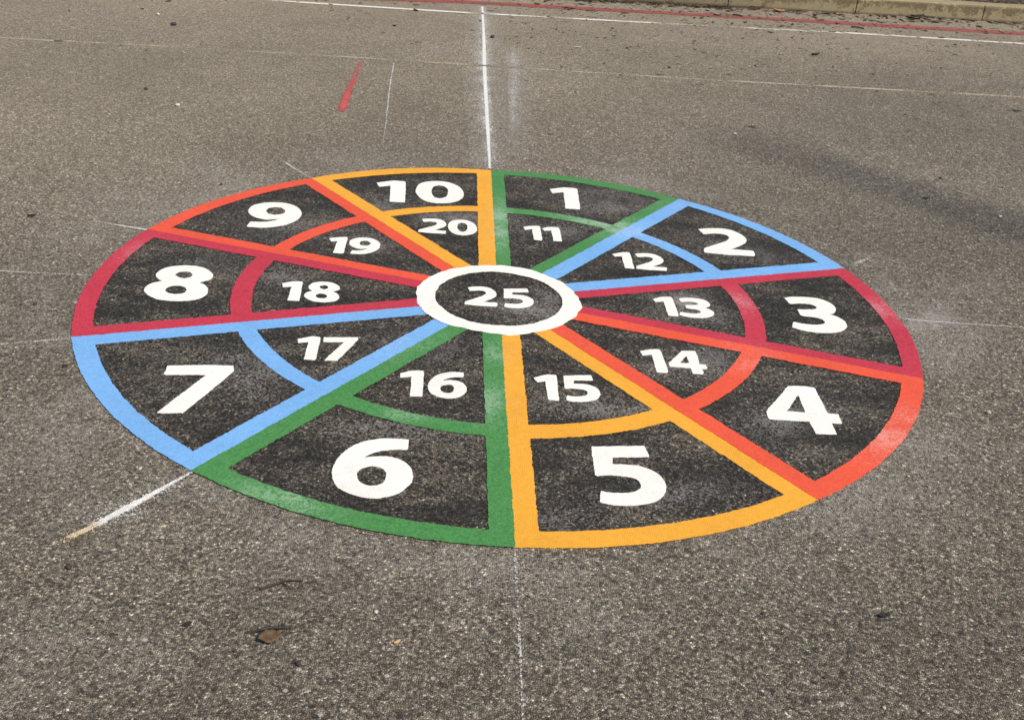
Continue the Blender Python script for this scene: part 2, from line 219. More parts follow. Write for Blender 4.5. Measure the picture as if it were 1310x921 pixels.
def make_tarmac(name, dark):
    m, t = material(name)
    p, pw, d1, edge, rnd = stones(t)
    c, gap = tarmac_colour(t, dark, p, pw, d1, edge, rnd)
    xyz = t.sep(p)
    if dark:
        # black sealer rubbed off the tops of the stones in cloudy patches
        mp = t.new('ShaderNodeMapping'); t.put(mp.inputs['Vector'], p); mp.inputs['Scale'].default_value = (0.55, 1.35, 1); w = t.noise(mp.outputs[0], 5.0, 6.0, 0.66); wf = t.noise(p, 30.0, 3.0, 0.6)
        wear = t.math('ADD', t.step(w, 0.30, 0.72), t.math('MULTIPLY', t.math('SUBTRACT', wf, 0.5), 0.8), clamp=True)
        wear = t.step(t.math('ADD', wear, t.math('MULTIPLY', t.math('SUBTRACT', rnd[2], 0.5), 0.9)), 0.25, 0.95)
        k = t.ramp(wear, [(0.0, (0.18, 0.181, 0.186)), (0.5, (0.33, 0.328, 0.328)), (1.0, (0.68, 0.67, 0.66))])
        c = t.mix(1.0, c, k, 'MULTIPLY')
        dm = dust_mask(t, p, DUST_IN)
        dusty = t.math('MULTIPLY', dm, t.step(t.math('ADD', rnd[2], t.math('MULTIPLY', dm, 0.75)), 0.55, 1.05))
        dusty = t.math('MULTIPLY', dusty, t.math('SUBTRACT', 1.0, t.math('MULTIPLY', gap, 0.8)))
        c = t.mix(t.math('MULTIPLY', dusty, 0.75), c, (0.33, 0.305, 0.28))
        rough = 0.72
    else:
        # grit and washed soil lying towards the kerb
        soil = t.math('MULTIPLY', t.step(xyz[1], 3.4, 4.9), t.step(t.noise(p, 4.0, 5.0, 0.65), 0.35, 0.65, 0.25, 0.85))
        c = t.mix(t.math('MULTIPLY', soil, 0.62), c, t.mix(rnd[1], (0.20, 0.165, 0.12), (0.32, 0.265, 0.20)))
        # grazing-angle sheen and some dust painted in: paler far side, darker near right
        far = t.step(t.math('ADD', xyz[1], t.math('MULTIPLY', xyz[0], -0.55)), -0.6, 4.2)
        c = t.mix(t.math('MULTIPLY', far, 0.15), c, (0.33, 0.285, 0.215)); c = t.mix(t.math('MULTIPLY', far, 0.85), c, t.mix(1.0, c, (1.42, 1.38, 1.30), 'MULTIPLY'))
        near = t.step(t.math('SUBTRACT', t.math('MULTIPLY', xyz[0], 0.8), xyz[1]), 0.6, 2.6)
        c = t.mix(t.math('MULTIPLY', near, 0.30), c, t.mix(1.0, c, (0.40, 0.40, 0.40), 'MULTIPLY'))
        dm = dust_mask(t, p, DUST_OUT)
        ln = t.new('ShaderNodeVectorMath', operation='LENGTH'); t.put(ln.inputs[0], p)
        ringd = t.math('MULTIPLY', t.step(ln.outputs['Value'], 1.22, 1.70, 1.0, 0.0), t.step(t.noise(p, 2.6, 4.0, 0.6), 0.42, 0.66, 0.08, 0.62))
        dm = t.math('MAXIMUM', dm, ringd)
        dusty = t.math('MULTIPLY', dm, t.step(t.math('ADD', rnd[2], t.math('MULTIPLY', dm, 0.8)), 0.5, 1.1))
        dusty = t.math('MULTIPLY', dusty, t.math('SUBTRACT', 1.0, t.math('MULTIPLY', gap, 0.7)))
        c = t.mix(t.math('MULTIPLY', dusty, 0.75), c, (0.45, 0.415, 0.37))
        # rust-brown stain round the beige end of the sprayed line
        st = t.math('MULTIPLY', blob(t, p, -0.83, -1.255, 0.085, 0.055, 0.9), 0.5)
        c = t.mix(st, c, (0.085, 0.058, 0.034))
        rough = 0.86
    h = tarmac_height(t, d1, edge, pw)
    nrm = t.bump(h, 0.75 if not dark else 0.6, 0.0022)
    t.out(t.bsdf(c, rough, nrm, 0.25))
    return m

def make_paint(name, col, dusty_col=(0.8, 0.8, 0.78), holes=0.5, dust=1.0, speck=0.10):
    m, t = material(name)
    p, pw, d1, edge, rnd = stones(t)
    n1 = t.noise(p, 4.0, 4.0, 0.6); n2 = t.noise(p, 60.0, 3.0, 0.6)
    tone = t.math('ADD', t.math('ADD', t.step(n1, 0.3, 0.7, -0.05, 0.05), t.step(n2, 0.3, 0.7, -0.04, 0.04)), t.math('MULTIPLY', t.math('SUBTRACT', rnd[0], 0.5), speck))
    tone = t.math('ADD', tone, 1.0)
    cc = t.new('ShaderNodeCombineColor')
    for i in range(3): t.put(cc.inputs[i], tone)
    c = t.mix(1.0, col, cc.outputs[0], 'MULTIPLY')
    dm = t.math('MULTIPLY', dust_mask(t, p, DUST_PAINT), dust)
    dd = t.math('MULTIPLY', dm, t.step(t.math('ADD', rnd[2], dm), 0.5, 1.2))
    c = t.mix(t.math('MULTIPLY', dd, 0.62), c, dusty_col)
    # pinholes where the paint sank between stones
    gap = t.step(edge, 0.01, 0.07, 1.0, 0.0)
    pin = t.math('MULTIPLY', gap, t.step(t.math('ADD', t.noise(p, 38.0, 3.0, 0.65), t.math('MULTIPLY', rnd[1], 0.18)), 0.60, 0.76))
    c = t.mix(t.math('MULTIPLY', pin, holes), c, (0.05, 0.045, 0.04))
    # grubby scuffs
    sc = t.step(t.noise(p, 13.0, 5.0, 0.7, 0.6), 0.60, 0.82)
    c = t.mix(t.math('MULTIPLY', sc, 0.14), c, (0.25, 0.22, 0.18))
    h = tarmac_height(t, d1, edge, pw)
    t.out(t.bsdf(c, 0.62, t.bump(h, 0.34, 0.0020), 0.3))
    return m

def make_spray(name, col, core_w, core, halo, wear=0.0, wear_scale=3.0, soft=0.5, lo=-0.10, hi=0.14):
    """paint or chalk that only caught the stone tops: see-through between them. UV: u metres along, v -1..1 across"""
    m, t = material(name)
    p, pw, d1, edge, rnd = stones(t)
    uv = t.new('ShaderNodeUVMap'); uv.uv_map = 'UVMap'
    s = t.sep(uv.outputs[0])
    n = t.noise(p, 26.0, 4.0, 0.65)
    av = t.math('ADD', t.math('ABSOLUTE', s[1]), t.math('MULTIPLY', t.math('SUBTRACT', n, 0.5), 0.35 * core_w))
    cov = t.math('MULTIPLY', t.step(av, core_w * (1 - soft), core_w * (1 + soft), 1.0, 0.0), core)
    if halo > 0:
        fall = t.math('POWER', t.math('SUBTRACT', 1.0, t.math('ABSOLUTE', s[1]), clamp=True), 2.2)
        big = t.step(t.noise(p, 7.0, 4.0, 0.6), 0.3, 0.68, 0.35, 1.0)
        cov = t.math('MAXIMUM', cov, t.math('MULTIPLY', t.math('MULTIPLY', fall, halo), big))
    if wear > 0:
        w = t.step(t.noise(p, wear_scale, 5.0, 0.7), 0.36, 0.60, 1.0 - wear, 1.0)
        cov = t.math('MULTIPLY', cov, w)
    at = t.new('ShaderNodeAttribute', attribute_name='cover')
    cov = t.math('MULTIPLY', cov, at.outputs['Fac'])
    top = t.math('ADD', t.math('MULTIPLY', rnd[2], 0.62), t.math('MULTIPLY', t.step(edge, 0.0, 0.2, 1.0, 0.0), 0.36))
    a = t.step(t.math('SUBTRACT', t.math('MULTIPLY', cov, 1.12), top), lo, hi)
    tr = t.new('ShaderNodeBsdfTransparent')
    h = tarmac_height(t, d1, edge, pw)
    sh = t.bsdf(t.mix(1.0, col, t.ramp(rnd[0], [(0, 0.82), (1, 1.06)]), 'MULTIPLY'), 0.8, t.bump(h, 0.5, 0.002), 0.2)
    mx = t.new('ShaderNodeMixShader'); t.put(mx.inputs[0], a); t.put(mx.inputs[1], tr.outputs[0]); t.put(mx.inputs[2], sh)
    t.out(mx.outputs[0])
    return m

# ------------------------------------------------------------------ flat painted shapes
def resample(pts, step, closed=True):
    out = []; n = len(pts)
    for i in range(n if closed else n - 1):
        a, b = pts[i], pts[(i + 1) % n]
        L = math.hypot(b[0] - a[0], b[1] - a[1]); k = max(1, int(L / step))
        for j in range(k):
            out.append((a[0] + (b[0] - a[0]) * j / k, a[1] + (b[1] - a[1]) * j / k))
    if not closed: out.append(pts[-1])
    return out

def smooth_loop(pts, corner=34.0):
    """Catmull-Rom through the points, corners kept sharp"""
    n = len(pts); out = []
    V = [Vector(q) for q in pts]
    def turn(i):
        a = V[i] - V[i - 1]; b = V[(i + 1) % n] - V[i]
        return abs(math.degrees(a.angle(b))) if a.length > 1e-6 and b.length > 1e-6 else 0
    sharp = [turn(i) > corner for i in range(n)]
    for i in range(n):
        p0, p1, p2, p3 = V[i - 1], V[i], V[(i + 1) % n], V[(i + 2) % n]
        L = (p2 - p1).length
        m1 = Vector((0, 0)) + (p2 - p1) if sharp[i] else (p2 - p0) * (L / max(1e-6, (p1 - p0).length + L))
        m2 = (p2 - p1) if sharp[(i + 1) % n] else (p3 - p1) * (L / max(1e-6, (p3 - p2).length + L))
        k = max(2, int(L / 0.004))
        for j in range(k):
            s = j / k; s2, s3 = s * s, s * s * s
            q = p1 * (2 * s3 - 3 * s2 + 1) + m1 * (s3 - 2 * s2 + s) + p2 * (-2 * s3 + 3 * s2) + m2 * (s3 - s2)
            out.append((q.x, q.y))
    return out

def ragged(loop, amp, seed):
    out = []; n = len(loop)
    for i, (x, y) in enumerate(loop):
        a, b = loop[i - 1], loop[(i + 1) % n]
        dx, dy = b[0] - a[0], b[1] - a[1]; L = math.hypot(dx, dy) or 1
        d = amp * (noise.noise((x * 140 + seed, y * 140, 3.1)) * 1.3 + noise.noise((x * 34, y * 34 + seed, 9.7)) * 0.9)
        out.append((x - dy / L * d, y + dx / L * d))
    return out

def flat(name, loops, z, mat, parent, thick=0.0008, amp=0.0022, seed=0.0, step=0.004):
    """one painted shape: filled outline with holes and the thin edge of the paint film"""
    bm = bmesh.new(); es = []
    for k, lp in enumerate(loops):
        lp = ragged(resample(lp, step), amp, seed + k * 13.7) if amp else resample(lp, step)
        vs = [bm.verts.new((x, y, z)) for x, y in lp]
        es += [bm.edges.new((vs[i - 1], vs[i])) for i in range(len(vs))]
    bmesh.ops.triangle_fill(bm, use_beauty=True, use_dissolve=False, edges=es, normal=(0, 0, 1))
    for f in bm.faces:
        if f.normal.z < 0: f.normal_flip()
    rim = [e for e in bm.edges if len(e.link_faces) == 1]
    r = bmesh.ops.extrude_edge_only(bm, edges=rim)
    for v in r['geom']:
        if isinstance(v, bmesh.types.BMVert): v.co.z -= thick
    return mesh_obj(name, bm, mat, parent)

def strip(name, pts, half, z, mat, cover=None, parent=None, step=0.03):
    """a ribbon of paint along a polyline with UVs and a per-point cover attribute"""
    P = []; C = []
    cover = cover or [1.0] * len(pts)
    half = half if isinstance(half, (list, tuple)) else [half] * len(pts)
    H = []
    # smooth along the polyline
    n = len(pts)
    for i in range(n - 1):
        p0 = Vector(pts[max(0, i - 1)]); p1 = Vector(pts[i]); p2 = Vector(pts[i + 1]); p3 = Vector(pts[min(n - 1, i + 2)])
        k = max(2, int((p2 - p1).length / step))
        for j in range(k + (1 if i == n - 2 else 0)):
            s = j / k
            q = 0.5 * ((2 * p1) + (p2 - p0) * s + (2 * p0 - 5 * p1 + 4 * p2 - p3) * s * s + (3 * p1 - p0 - 3 * p2 + p3) * s ** 3)
            if n == 2: q = p1.lerp(p2, s)
            P.append(q); C.append(cover[i] + (cover[i + 1] - cover[i]) * s); H.append(half[i] + (half[i + 1] - half[i]) * s)
    bm = bmesh.new(); uvl = bm.loops.layers.uv.new('UVMap'); cl = bm.verts.layers.float.new('cover')
    rows = []; u = 0.0
    for i, q in enumerate(P):
        d = (P[min(i + 1, len(P) - 1)] - P[max(0, i - 1)]).normalized(); nn = Vector((-d.y, d.x))
        if i: u += (q - P[i - 1]).length
        row = []
        for v in (-1, -0.5, 0, 0.5, 1):
            w = bm.verts.new((q.x + nn.x * v * H[i], q.y + nn.y * v * H[i], z)); w[cl] = C[i]; row.append((w, (u, v)))
        rows.append(row)
    for a, b in zip(rows, rows[1:]):
        for j in range(4):
            quad = [a[j], b[j], b[j + 1], a[j + 1]]
            f = bm.faces.new([x[0] for x in quad])
            for lp, x in zip(f.loops, quad): lp[uvl].uv = x[1]
            if f.normal.z < 0: f.normal_flip()
    return mesh_obj(name, bm, mat, parent)

# ------------------------------------------------------------------ materials
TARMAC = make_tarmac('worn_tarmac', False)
SEALED = make_tarmac('black_sealed_tarmac', True)
WHITE = make_paint('white_paint', (0.86, 0.835, 0.755), holes=0.35, dust=0.0, speck=0.03)
GREEN = make_paint('green_paint', (0.066, 0.235, 0.062), (0.48, 0.62, 0.47), 0.7, 1.0, 0.35)
BLUE = make_paint('blue_paint', (0.185, 0.41, 0.74), (0.55, 0.66, 0.82), 0.45, 0.7, 0.08)
CRIMSON = make_paint('crimson_paint', (0.50, 0.036, 0.060), (0.72, 0.42, 0.44), 0.6, 1.0, 0.28)
ORANGE = make_paint('orange_red_paint', (0.75, 0.090, 0.040), (0.82, 0.50, 0.44), 0.5, 1.0, 0.12)
AMBER = make_paint('amber_paint', (0.80, 0.37, 0.034), (0.85, 0.62, 0.36), 0.4, 0.6, 0.05)

# ------------------------------------------------------------------ ground
def grid_sheet(name, x0, x1, y0, y1, z, mat):
    bm = bmesh.new()
    vs = [bm.verts.new(c) for c in ((x0, y0, z), (x1, y0, z), (x1, y1, z), (x0, y1, z))]
    bm.faces.new(vs)
    return mesh_obj(name, bm, mat)
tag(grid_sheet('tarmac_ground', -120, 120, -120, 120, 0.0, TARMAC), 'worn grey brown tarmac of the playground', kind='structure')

# ------------------------------------------------------------------ the painted number wheel
wheel = tag(link(bpy.data.objects.new('number_wheel', None)),
            'large round multicoloured number target painted on the tarmac with ten sectors around a white ring', 'playground marking')
def pol(r, a): return (r * math.cos(a), r * math.sin(a))
NAMES = ['green', 'blue', 'crimson', 'orange red', 'amber', 'green', 'blue', 'crimson', 'orange red', 'amber']
MATS = [GREEN, BLUE, CRIMSON, ORANGE, AMBER] * 2
BW = [0.051, 0.058, 0.050, 0.052, 0.054, 0.052, 0.058, 0.050, 0.052, 0.054]

def line_from(J, E, off):
    d = (Vector(E) - Vector(J)).normalized(); n = Vector((-d.y, d.x))
    return Vector(J) + n * off, d
def hit(line, r):
    """point of the line (coming in from outside) at distance r from the centre"""
    p, d = line; b = p.dot(d); c = p.dot(p) - r * r
    q = p + d * (-b - math.sqrt(max(0, b * b - c)))
    return q
def cell(la, lb, ro, ri, steps=0.005):
    """closed loop between two boundary lines, outer radius ro (fn of angle) and inner radius ri; la is the clockwise-first line"""
    def arc(r):
        a, b = hit(la, r), hit(lb, r)
        t0 = math.atan2(a.y, a.x); t1 = math.atan2(b.y, b.x)
        while t1 > t0: t1 -= 2 * math.pi
        k = max(3, int(abs(t1 - t0) * r / steps))
        return [pol(r, t0 + (t1 - t0) * i / k) for i in range(k + 1)]
    return arc(ro) + arc(ri)[::-1]

for i in range(10):
    A, B = SPOKES[i], SPOKES[(i + 1) % 10]
    a0 = math.hypot(*A[:2]); b0 = math.hypot(*B[:2])
    lab = '%s outlined sector with white numbers %d and %d' % (NAMES[i], i + 1, i + 11)
    w = BW[i]
    la0 = line_from(A[:2], A[2:], -0.002); lb0 = line_from(B[:2], B[2:], 0.002)
    la = line_from(A[:2], A[2:], w); lb = line_from(B[:2], B[2:], -w)
    ring_r = 0.232
    # outer rim follows the two measured corner radii
    rim = [Vector(q) for q in cell(la0, lb0, 1.0 * (a0 + b0) / 2, ring_r)]
    tA = math.atan2(A[1], A[0]); tB = math.atan2(B[1], B[0])
    while tB > tA: tB -= 2 * math.pi
    loop = []
    for q in rim:
        if q.length > 0.8:
            t_ = math.atan2(q.y, q.x)
            while t_ > tA + 0.5: t_ -= 2 * math.pi
            s_ = min(1, max(0, (t_ - tA) / (tB - tA)))
            rr = a0 + (b0 - a0) * s_ + 0.010 * math.sin(math.pi * s_) * (1.219 - (a0 + b0) / 2) / 0.010
            q = q.normalized() * rr
        loop.append((q.x, q.y))
    band = 0.056 + random.uniform(-0.001, 0.001)
    mo = RW * (0.6485 + random.uniform(-0.003, 0.003)); mi = RW * (0.602 + random.uniform(-0.003, 0.003))
    outer = cell(la, lb, (a0 + b0) / 2 - band + (1.219 - (a0 + b0) / 2) * 0.6, mo)
    inner = cell(la, lb, mi, ring_r + 0.004)
    sec = flat('sector', [loop, outer, inner], PAINT_Z + (0.0008 if i % 2 else 0.0), MATS[i], wheel, seed=i * 3.3)
    sec['label'] = lab
    g = 0.012
    la_, lb_ = line_from(A[:2], A[2:], w - g), line_from(B[:2], B[2:], -w + g)
    flat('dark_panel', [cell(la_, lb_, (a0 + b0) / 2 - band + g, mo - g)], DARK_Z, SEALED, sec, 0.001, 0)
    flat('dark_panel', [cell(la_, lb_, mi + g, ring_r)], DARK_Z, SEALED, sec, 0.001, 0)
    for num in (i + 1, i + 11):
        digits = []
        for gl in NUMBERS[num]:
            for lp in gl: digits.append(smooth_loop([(x / 1e4, y / 1e4) for x, y in lp]))
        o = flat('number', digits, PAINT_Z, WHITE, sec, seed=num, amp=0.0013, step=0.004)
        o['label'] = 'white number %d' % num

circ = lambda r, wob, sd: [pol(r + wob * noise.noise((math.cos(k / 140 * 2 * math.pi) * 2.3 + sd, math.sin(k / 140 * 2 * math.pi) * 2.3, 0.3)) + wob * 0.5 * noise.noise((k * 0.31 + sd, 0, 0)), k / 140 * 2 * math.pi) for k in range(140)]
ring = flat('centre_ring', [circ(0.2450, 0.012, 1.0), circ(0.1925, 0.005, 5.0)], RING_Z, WHITE, wheel, 0.0010, 0.002, 77)
ring['label'] = 'white ring around the number 25'
flat('dark_panel', [circ(0.205, 0, 0)], DARK_Z, SEALED, ring, 0.001, 0)
o = flat('number', [smooth_loop([(x / 1e4, y / 1e4) for x, y in lp]) for gl in NUMBERS[25] for lp in gl], PAINT_Z, WHITE, ring, seed=25, amp=0.0013, step=0.004)
o['label'] = 'white number 25'

# ------------------------------------------------------------------ other lines on the tarmac
CHALK = (0.80, 0.775, 0.73)
s_line = make_spray('sprayed_white', CHALK, 0.075, 1.25, 0.60, soft=0.6, lo=-0.32, hi=0.36)
tag(strip('sprayed_guide_line', [(-0.139, 4.603), (-0.110, 3.6), (-0.093, 2.859), (-0.066, 1.971), (-0.043, 1.225)], [0.085, 0.11, 0.12, 0.10, 0.07], 0.0022, s_line, [0.7, .9, 1, 1, .55]),
    'bright white sprayed guide line running from the top of the wheel towards the kerb', 'chalk line')
s_smudge = make_spray('chalk_smudge', (0.60, 0.57, 0.52), 0.02, 0.0, 0.60, lo=-0.40, hi=0.55)
tag(strip('chalk_smudge', [(0.062, 3.45), (0.060, 3.225), (0.064, 2.8), (0.055, 2.4), (0.049, 1.9), (0.046, 1.40)], [0.06, 0.15, 0.14, 0.11, 0.09, 0.06], 0.0022, s_smudge, [0, .9, .8, .95, .7, 0]),
    'faint cloudy white smudge beside the sprayed guide line', 'chalk smudge')
s_bl = make_spray('sprayed_white_soft', CHALK, 0.16, 1.15, 0.50, soft=0.7, lo=-0.25, hi=0.30)
tag(strip('sprayed_guide_line', [(-0.668, -1.008), (-0.715, -1.078), (-0.777, -1.170), (-0.832, -1.246)], [0.016, 0.034, 0.052, 0.042], 0.0022, s_bl, [0.4, .75, .95, .55]),
    'short white sprayed guide line leaving the blue and green corner of the wheel', 'chalk line')
s_be = make_spray('sprayed_beige', (0.68, 0.55, 0.36), 0.30, 1.0, 0.35, 0.3, 20)
tag(strip('sprayed_line_end', [(-0.812, -1.218), (-0.832, -1.246), (-0.852, -1.270), (-0.874, -1.302)], [0.016, 0.024, 0.026, 0.016], 0.0026, s_be, [.3, .85, .8, .3]),
    'dirty beige end of the sprayed line below the blue sector', 'chalk line')
s_thin = make_spray('snapped_chalk', (0.66, 0.635, 0.595), 0.24, 0.95, 0.22, 0.55, 9.0, lo=-0.22, hi=0.30)
GT = 'thin chalk setting out lines around the wheel'
for pts, cov, lab, hw in [
    ([(-1.352, 0.410), (-1.250, 0.386), (-1.160, 0.364)], [.5, 1, .9], 'short crisp white chalk dash touching the orange and crimson corner beside 8', .018),
    ([(-0.842, 1.140), (-0.790, 1.068), (-0.722, 0.985)], [1, .9, .35], 'tiny white chalk dash near the orange and amber corner above 9', .014),
    ([(-1.75, -0.018), (-1.494, -0.028), (-1.225, -0.018)], [.7, .75, .45], 'faint thin chalk line reaching the left side of the wheel beside 8', .012),
    ([(-1.60, -0.59), (-1.313, -0.485), (-1.135, -0.424)], [.8, .78, .45], 'faint thin chalk line pointing at the crimson and blue corner beside 7', .012),
    ([(1.20, 0.040), (1.323, 0.027), (1.596, 0.027), (1.80, 0.026)], [.25, .75, .7, .7], 'faint thin chalk line leaving the crimson rim beside 3', .012),
    ([(1.175, 0.435), (1.22, 0.475), (1.275, 0.525)], [.3, .7, .2], 'smudged short chalk dash beyond the blue and crimson corner beside 2', .022),
    ([(0.041, -1.225), (0.046, -1.431), (0.052, -1.688), (0.054, -1.95)], [.45, .42, .46, .50], 'faint thin chalk line below the wheel continuing the green and amber seam', .011),
    ([(-0.573, 2.88), (-0.555, 2.50), (-0.533, 2.129), (-0.508, 1.75), (-0.491, 1.42)], [.75, .8, .7, .5, .3], 'thin slightly bent chalk line near the red dash', .011)]:
    tag(strip('chalk_line', pts, hw, 0.0026, s_thin, cov), lab, 'chalk line', GT)
s_red = make_spray('worn_red_paint', (0.66, 0.105, 0.11), 0.55, 1.02, 0.15, 0.5, 12.0, 0.6, lo=-0.2, hi=0.26)
tag(strip('red_dash', [(-0.744, 2.86), (-0.738, 2.48), (-0.733, 2.19), (-0.724, 1.915)], [0.014, 0.026, 0.028, 0.028], 0.0022, s_red, [.36, .52, .78, .90]),
    'single short red painted dash standing alone on the tarmac', 'painted dash')
s_white = make_spray('worn_white_paint', (0.80, 0.76, 0.66), 0.80, 1.15, 0.0, 0.85, 2.2, 0.2)
WP = [(-6, 4.36, 1.1), (-2.238, 4.363, 1.1), (-1.584, 4.364, 1.1), (-0.976, 4.356, 1.1), (-0.3, 4.358, 1.1), (0.0, 4.368, .85), (0.2, 4.376, .42), (0.42, 4.384, .45), (0.5, 4.387, .9), (0.70, 4.396, 1.05), (0.98, 4.410, 1.1), (1.03, 4.413, .4), (1.35, 4.428, .38), (1.50, 4.436, .45)]
CH = random.Random(12); wx = 1.55
while wx < 5.0:                                       # short dashes left between chipped gaps
    wy = 4.438 + 0.046 * min(1, (wx - 1.5) / 0.85) ; ln = CH.uniform(0.14, 0.34); g = CH.uniform(0.012, 0.04)
    top = CH.uniform(.62, 1.05) if wx > 1.9 else CH.uniform(.45, .7)
    WP += [(wx, wy, .3), (wx + 0.015, wy, top), (wx + ln, wy + .001, top), (wx + ln + 0.015, wy + .001, .3)]
    wx += ln + g * 0.4 + 0.02
tag(strip('white_boundary_line', [(a, b) for a, b, c in WP], 0.026, 0.0022, s_white, [c for a, b, c in WP], step=0.05),
    'long thin worn white boundary line across the tarmac before the kerb', 'painted line')
s_redl = make_spray('red_line_paint', (0.36, 0.095, 0.085), 0.56, 0.95, 0.15, 0.45, 5.0, 0.5, lo=-0.25, hi=0.3)
tag(strip('red_boundary_line', [(-6, 4.42), (-1.763, 4.535), (-0.766, 4.652), (-0.231, 4.722), (0.3, 4.745), (0.95, 4.772), (1.68, 4.800), (2.588, 4.818), (3.555, 4.838), (6, 4.9)], 0.088, 0.0022, s_redl,
    [1, 1, 1, 1, .95, .85, .75, 1.05, 1.0, 1.0]),
    'long red painted line along the foot of the kerb', 'painted line')
s_yel = make_spray('worn_yellow_paint', (0.58, 0.51, 0.36), 0.66, 0.60, 0.0, 0.6, 4.5, 0.5, lo=-0.2, hi=0.3)
tag(strip('yellow_boundary_line', [(-6, 2.90), (-2.664, 2.900), (-2.35, 2.912), (-1.843, 2.930), (-0.846, 2.950), (0.031, 2.945), (0.6, 2.943), (0.97, 2.946), (1.35, 2.955), (1.916, 2.972), (2.4, 2.988), (2.808, 3.001), (6, 3.1)], 0.022, 0.0022, s_yel,
    [.9, 1.0, .9, .75, .85, .8, .75, .85, 1.1, 1.1, .85, .95, .9]),
    'faded broken yellow line across the tarmac beyond the wheel', 'painted line')

# ------------------------------------------------------------------ kerb and soil bed
def make_concrete():
    m, t = material('weathered_kerb_concrete')
    p = t.pos(); xyz = t.sep(p)
    n = t.noise(p, 14.0, 6.0, 0.7); f = t.noise(p, 160.0, 3.0, 0.6); n2 = t.noise(p, 45.0, 4.0, 0.7)
    c = t.mix(t.step(f, 0.3, 0.7), (0.275, 0.220, 0.125), (0.395, 0.328, 0.205))
    # lichen and algae blotches, thickest under the nosing
    hz = t.math('ADD', t.step(xyz[2], 0.02, 0.09, -0.10, 0.06), t.math('MULTIPLY', t.math('SUBTRACT', n2, 0.5), 0.55))
    al = t.math('MULTIPLY', t.step(t.math('ADD', n, hz), 0.41, 0.58), t.step(xyz[2], 0.098, 0.106, 1.0, 0.25))
    c = t.mix(t.math('MULTIPLY', al, 0.72), c, t.mix(n2, (0.085, 0.066, 0.032), (0.15, 0.115, 0.062)))
    left = t.step(xyz[0], 0.9, 2.3, 0.45, 0.0)  # dirt stain, heavier towards the left end of the kerb
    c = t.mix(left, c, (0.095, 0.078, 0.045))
    dirt = t.step(t.math('ADD', xyz[2], t.math('MULTIPLY', n2, 0.02)), 0.012, 0.030, 1.0, 0.0)
    c = t.mix(t.math('MULTIPLY', dirt, 0.7), c, (0.07, 0.06, 0.045))
    t.out(t.bsdf(c, 0.9, t.bump(t.math('ADD', f, n2), 0.5, 0.004), 0.2))
    return m
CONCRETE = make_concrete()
KA = math.atan(0.0345)
def kerb_pt(s, back=0.0):      # s metres along the kerb from the first visible joint
    x0, y0 = 1.591, 5.176
    return (x0 + s * math.cos(KA) - back * math.sin(KA), y0 + s * math.sin(KA) + back * math.cos(KA))
def kerb_bm(L, h=0.108, w=0.14):
    bm = bmesh.new()
    prof = [(0, -0.10), (0.0, h - 0.016), (0.004, h - 0.006), (0.014, h), (w - 0.008, h), (w, h - 0.008), (w, -0.10)]
    k = 12; rows = []
    for i in range(k + 1):
        x = L * i / k
        rows.append([bm.verts.new((x, y + (0.0022 * noise.noise((x * 9 + L, z * 30, y * 30)) if 0 < i < k else 0), z + 0.0015 * noise.noise((x * 7, y * 20, 4)))) for y, z in prof])
    for a, b in zip(rows, rows[1:]):
        for j in range(len(prof) - 1):
            bm.faces.new((a[j], b[j], b[j + 1], a[j + 1]))
    bm.faces.new(rows[0][::-1]); bm.faces.new(rows[-1])
    bmesh.ops.recalc_face_normals(bm, faces=bm.faces)
    return bm
KL = [('pale kerb stone with its right end beyond the edge of the photo', 2), ('long mossy kerb stone between the second and third joints', 1),
      ('mossy kerb stone behind the cluster of dead leaves', 0), ('dark kerb stone partly cut off above the worn white line', -1)]
KLAB = {-1: 'dirty dark kerb stone cut off by the top of the photo, leftmost of the four', 0: 'mottled kerb stone behind the curled orange leaf in the gutter',
        1: 'blotchy kerb stone behind the dark leaf clump, its pale top edge showing', 2: 'pale topped kerb stone cut off by the right side of the photo'}
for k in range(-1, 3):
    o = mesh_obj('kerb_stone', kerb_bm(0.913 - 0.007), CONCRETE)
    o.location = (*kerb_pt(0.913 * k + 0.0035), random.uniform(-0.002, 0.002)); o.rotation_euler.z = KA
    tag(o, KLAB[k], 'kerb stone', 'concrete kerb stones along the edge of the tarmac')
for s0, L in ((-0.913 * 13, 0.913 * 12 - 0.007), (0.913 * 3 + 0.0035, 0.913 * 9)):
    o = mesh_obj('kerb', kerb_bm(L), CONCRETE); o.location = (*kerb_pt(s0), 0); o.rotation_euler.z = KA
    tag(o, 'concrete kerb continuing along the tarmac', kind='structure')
bm = bmesh.new()                                     # dark mortar and dirt in the joints
for k in range(-1, 4):
    x, y = kerb_pt(0.913 * k - 0.006); x2, y2 = kerb_pt(0.913 * k + 0.006)
    q = [kerb_pt(0.913 * k + d, b) for d, b in ((-0.0045, 0.006), (0.0045, 0.006), (0.0045, 0.13), (-0.0045, 0.13))]
    lo = [bm.verts.new((*c, -0.05)) for c in q]; hi = [bm.verts.new((*c, 0.100)) for c in q]
    bm.faces.new(hi)
    for j in range(4): bm.faces.new((lo[j], lo[(j + 1) % 4], hi[(j + 1) % 4], hi[j]))
m_, t_ = material('joint_dirt'); t_.out(t_.bsdf(t_.mix(t_.noise(t_.pos(), 200, 3), (0.02, 0.017, 0.013), (0.05, 0.04, 0.03)), 0.95))
tag(mesh_obj('kerb_joint_dirt', bm, m_), 'dark dirt filling the kerb joints', kind='structure')

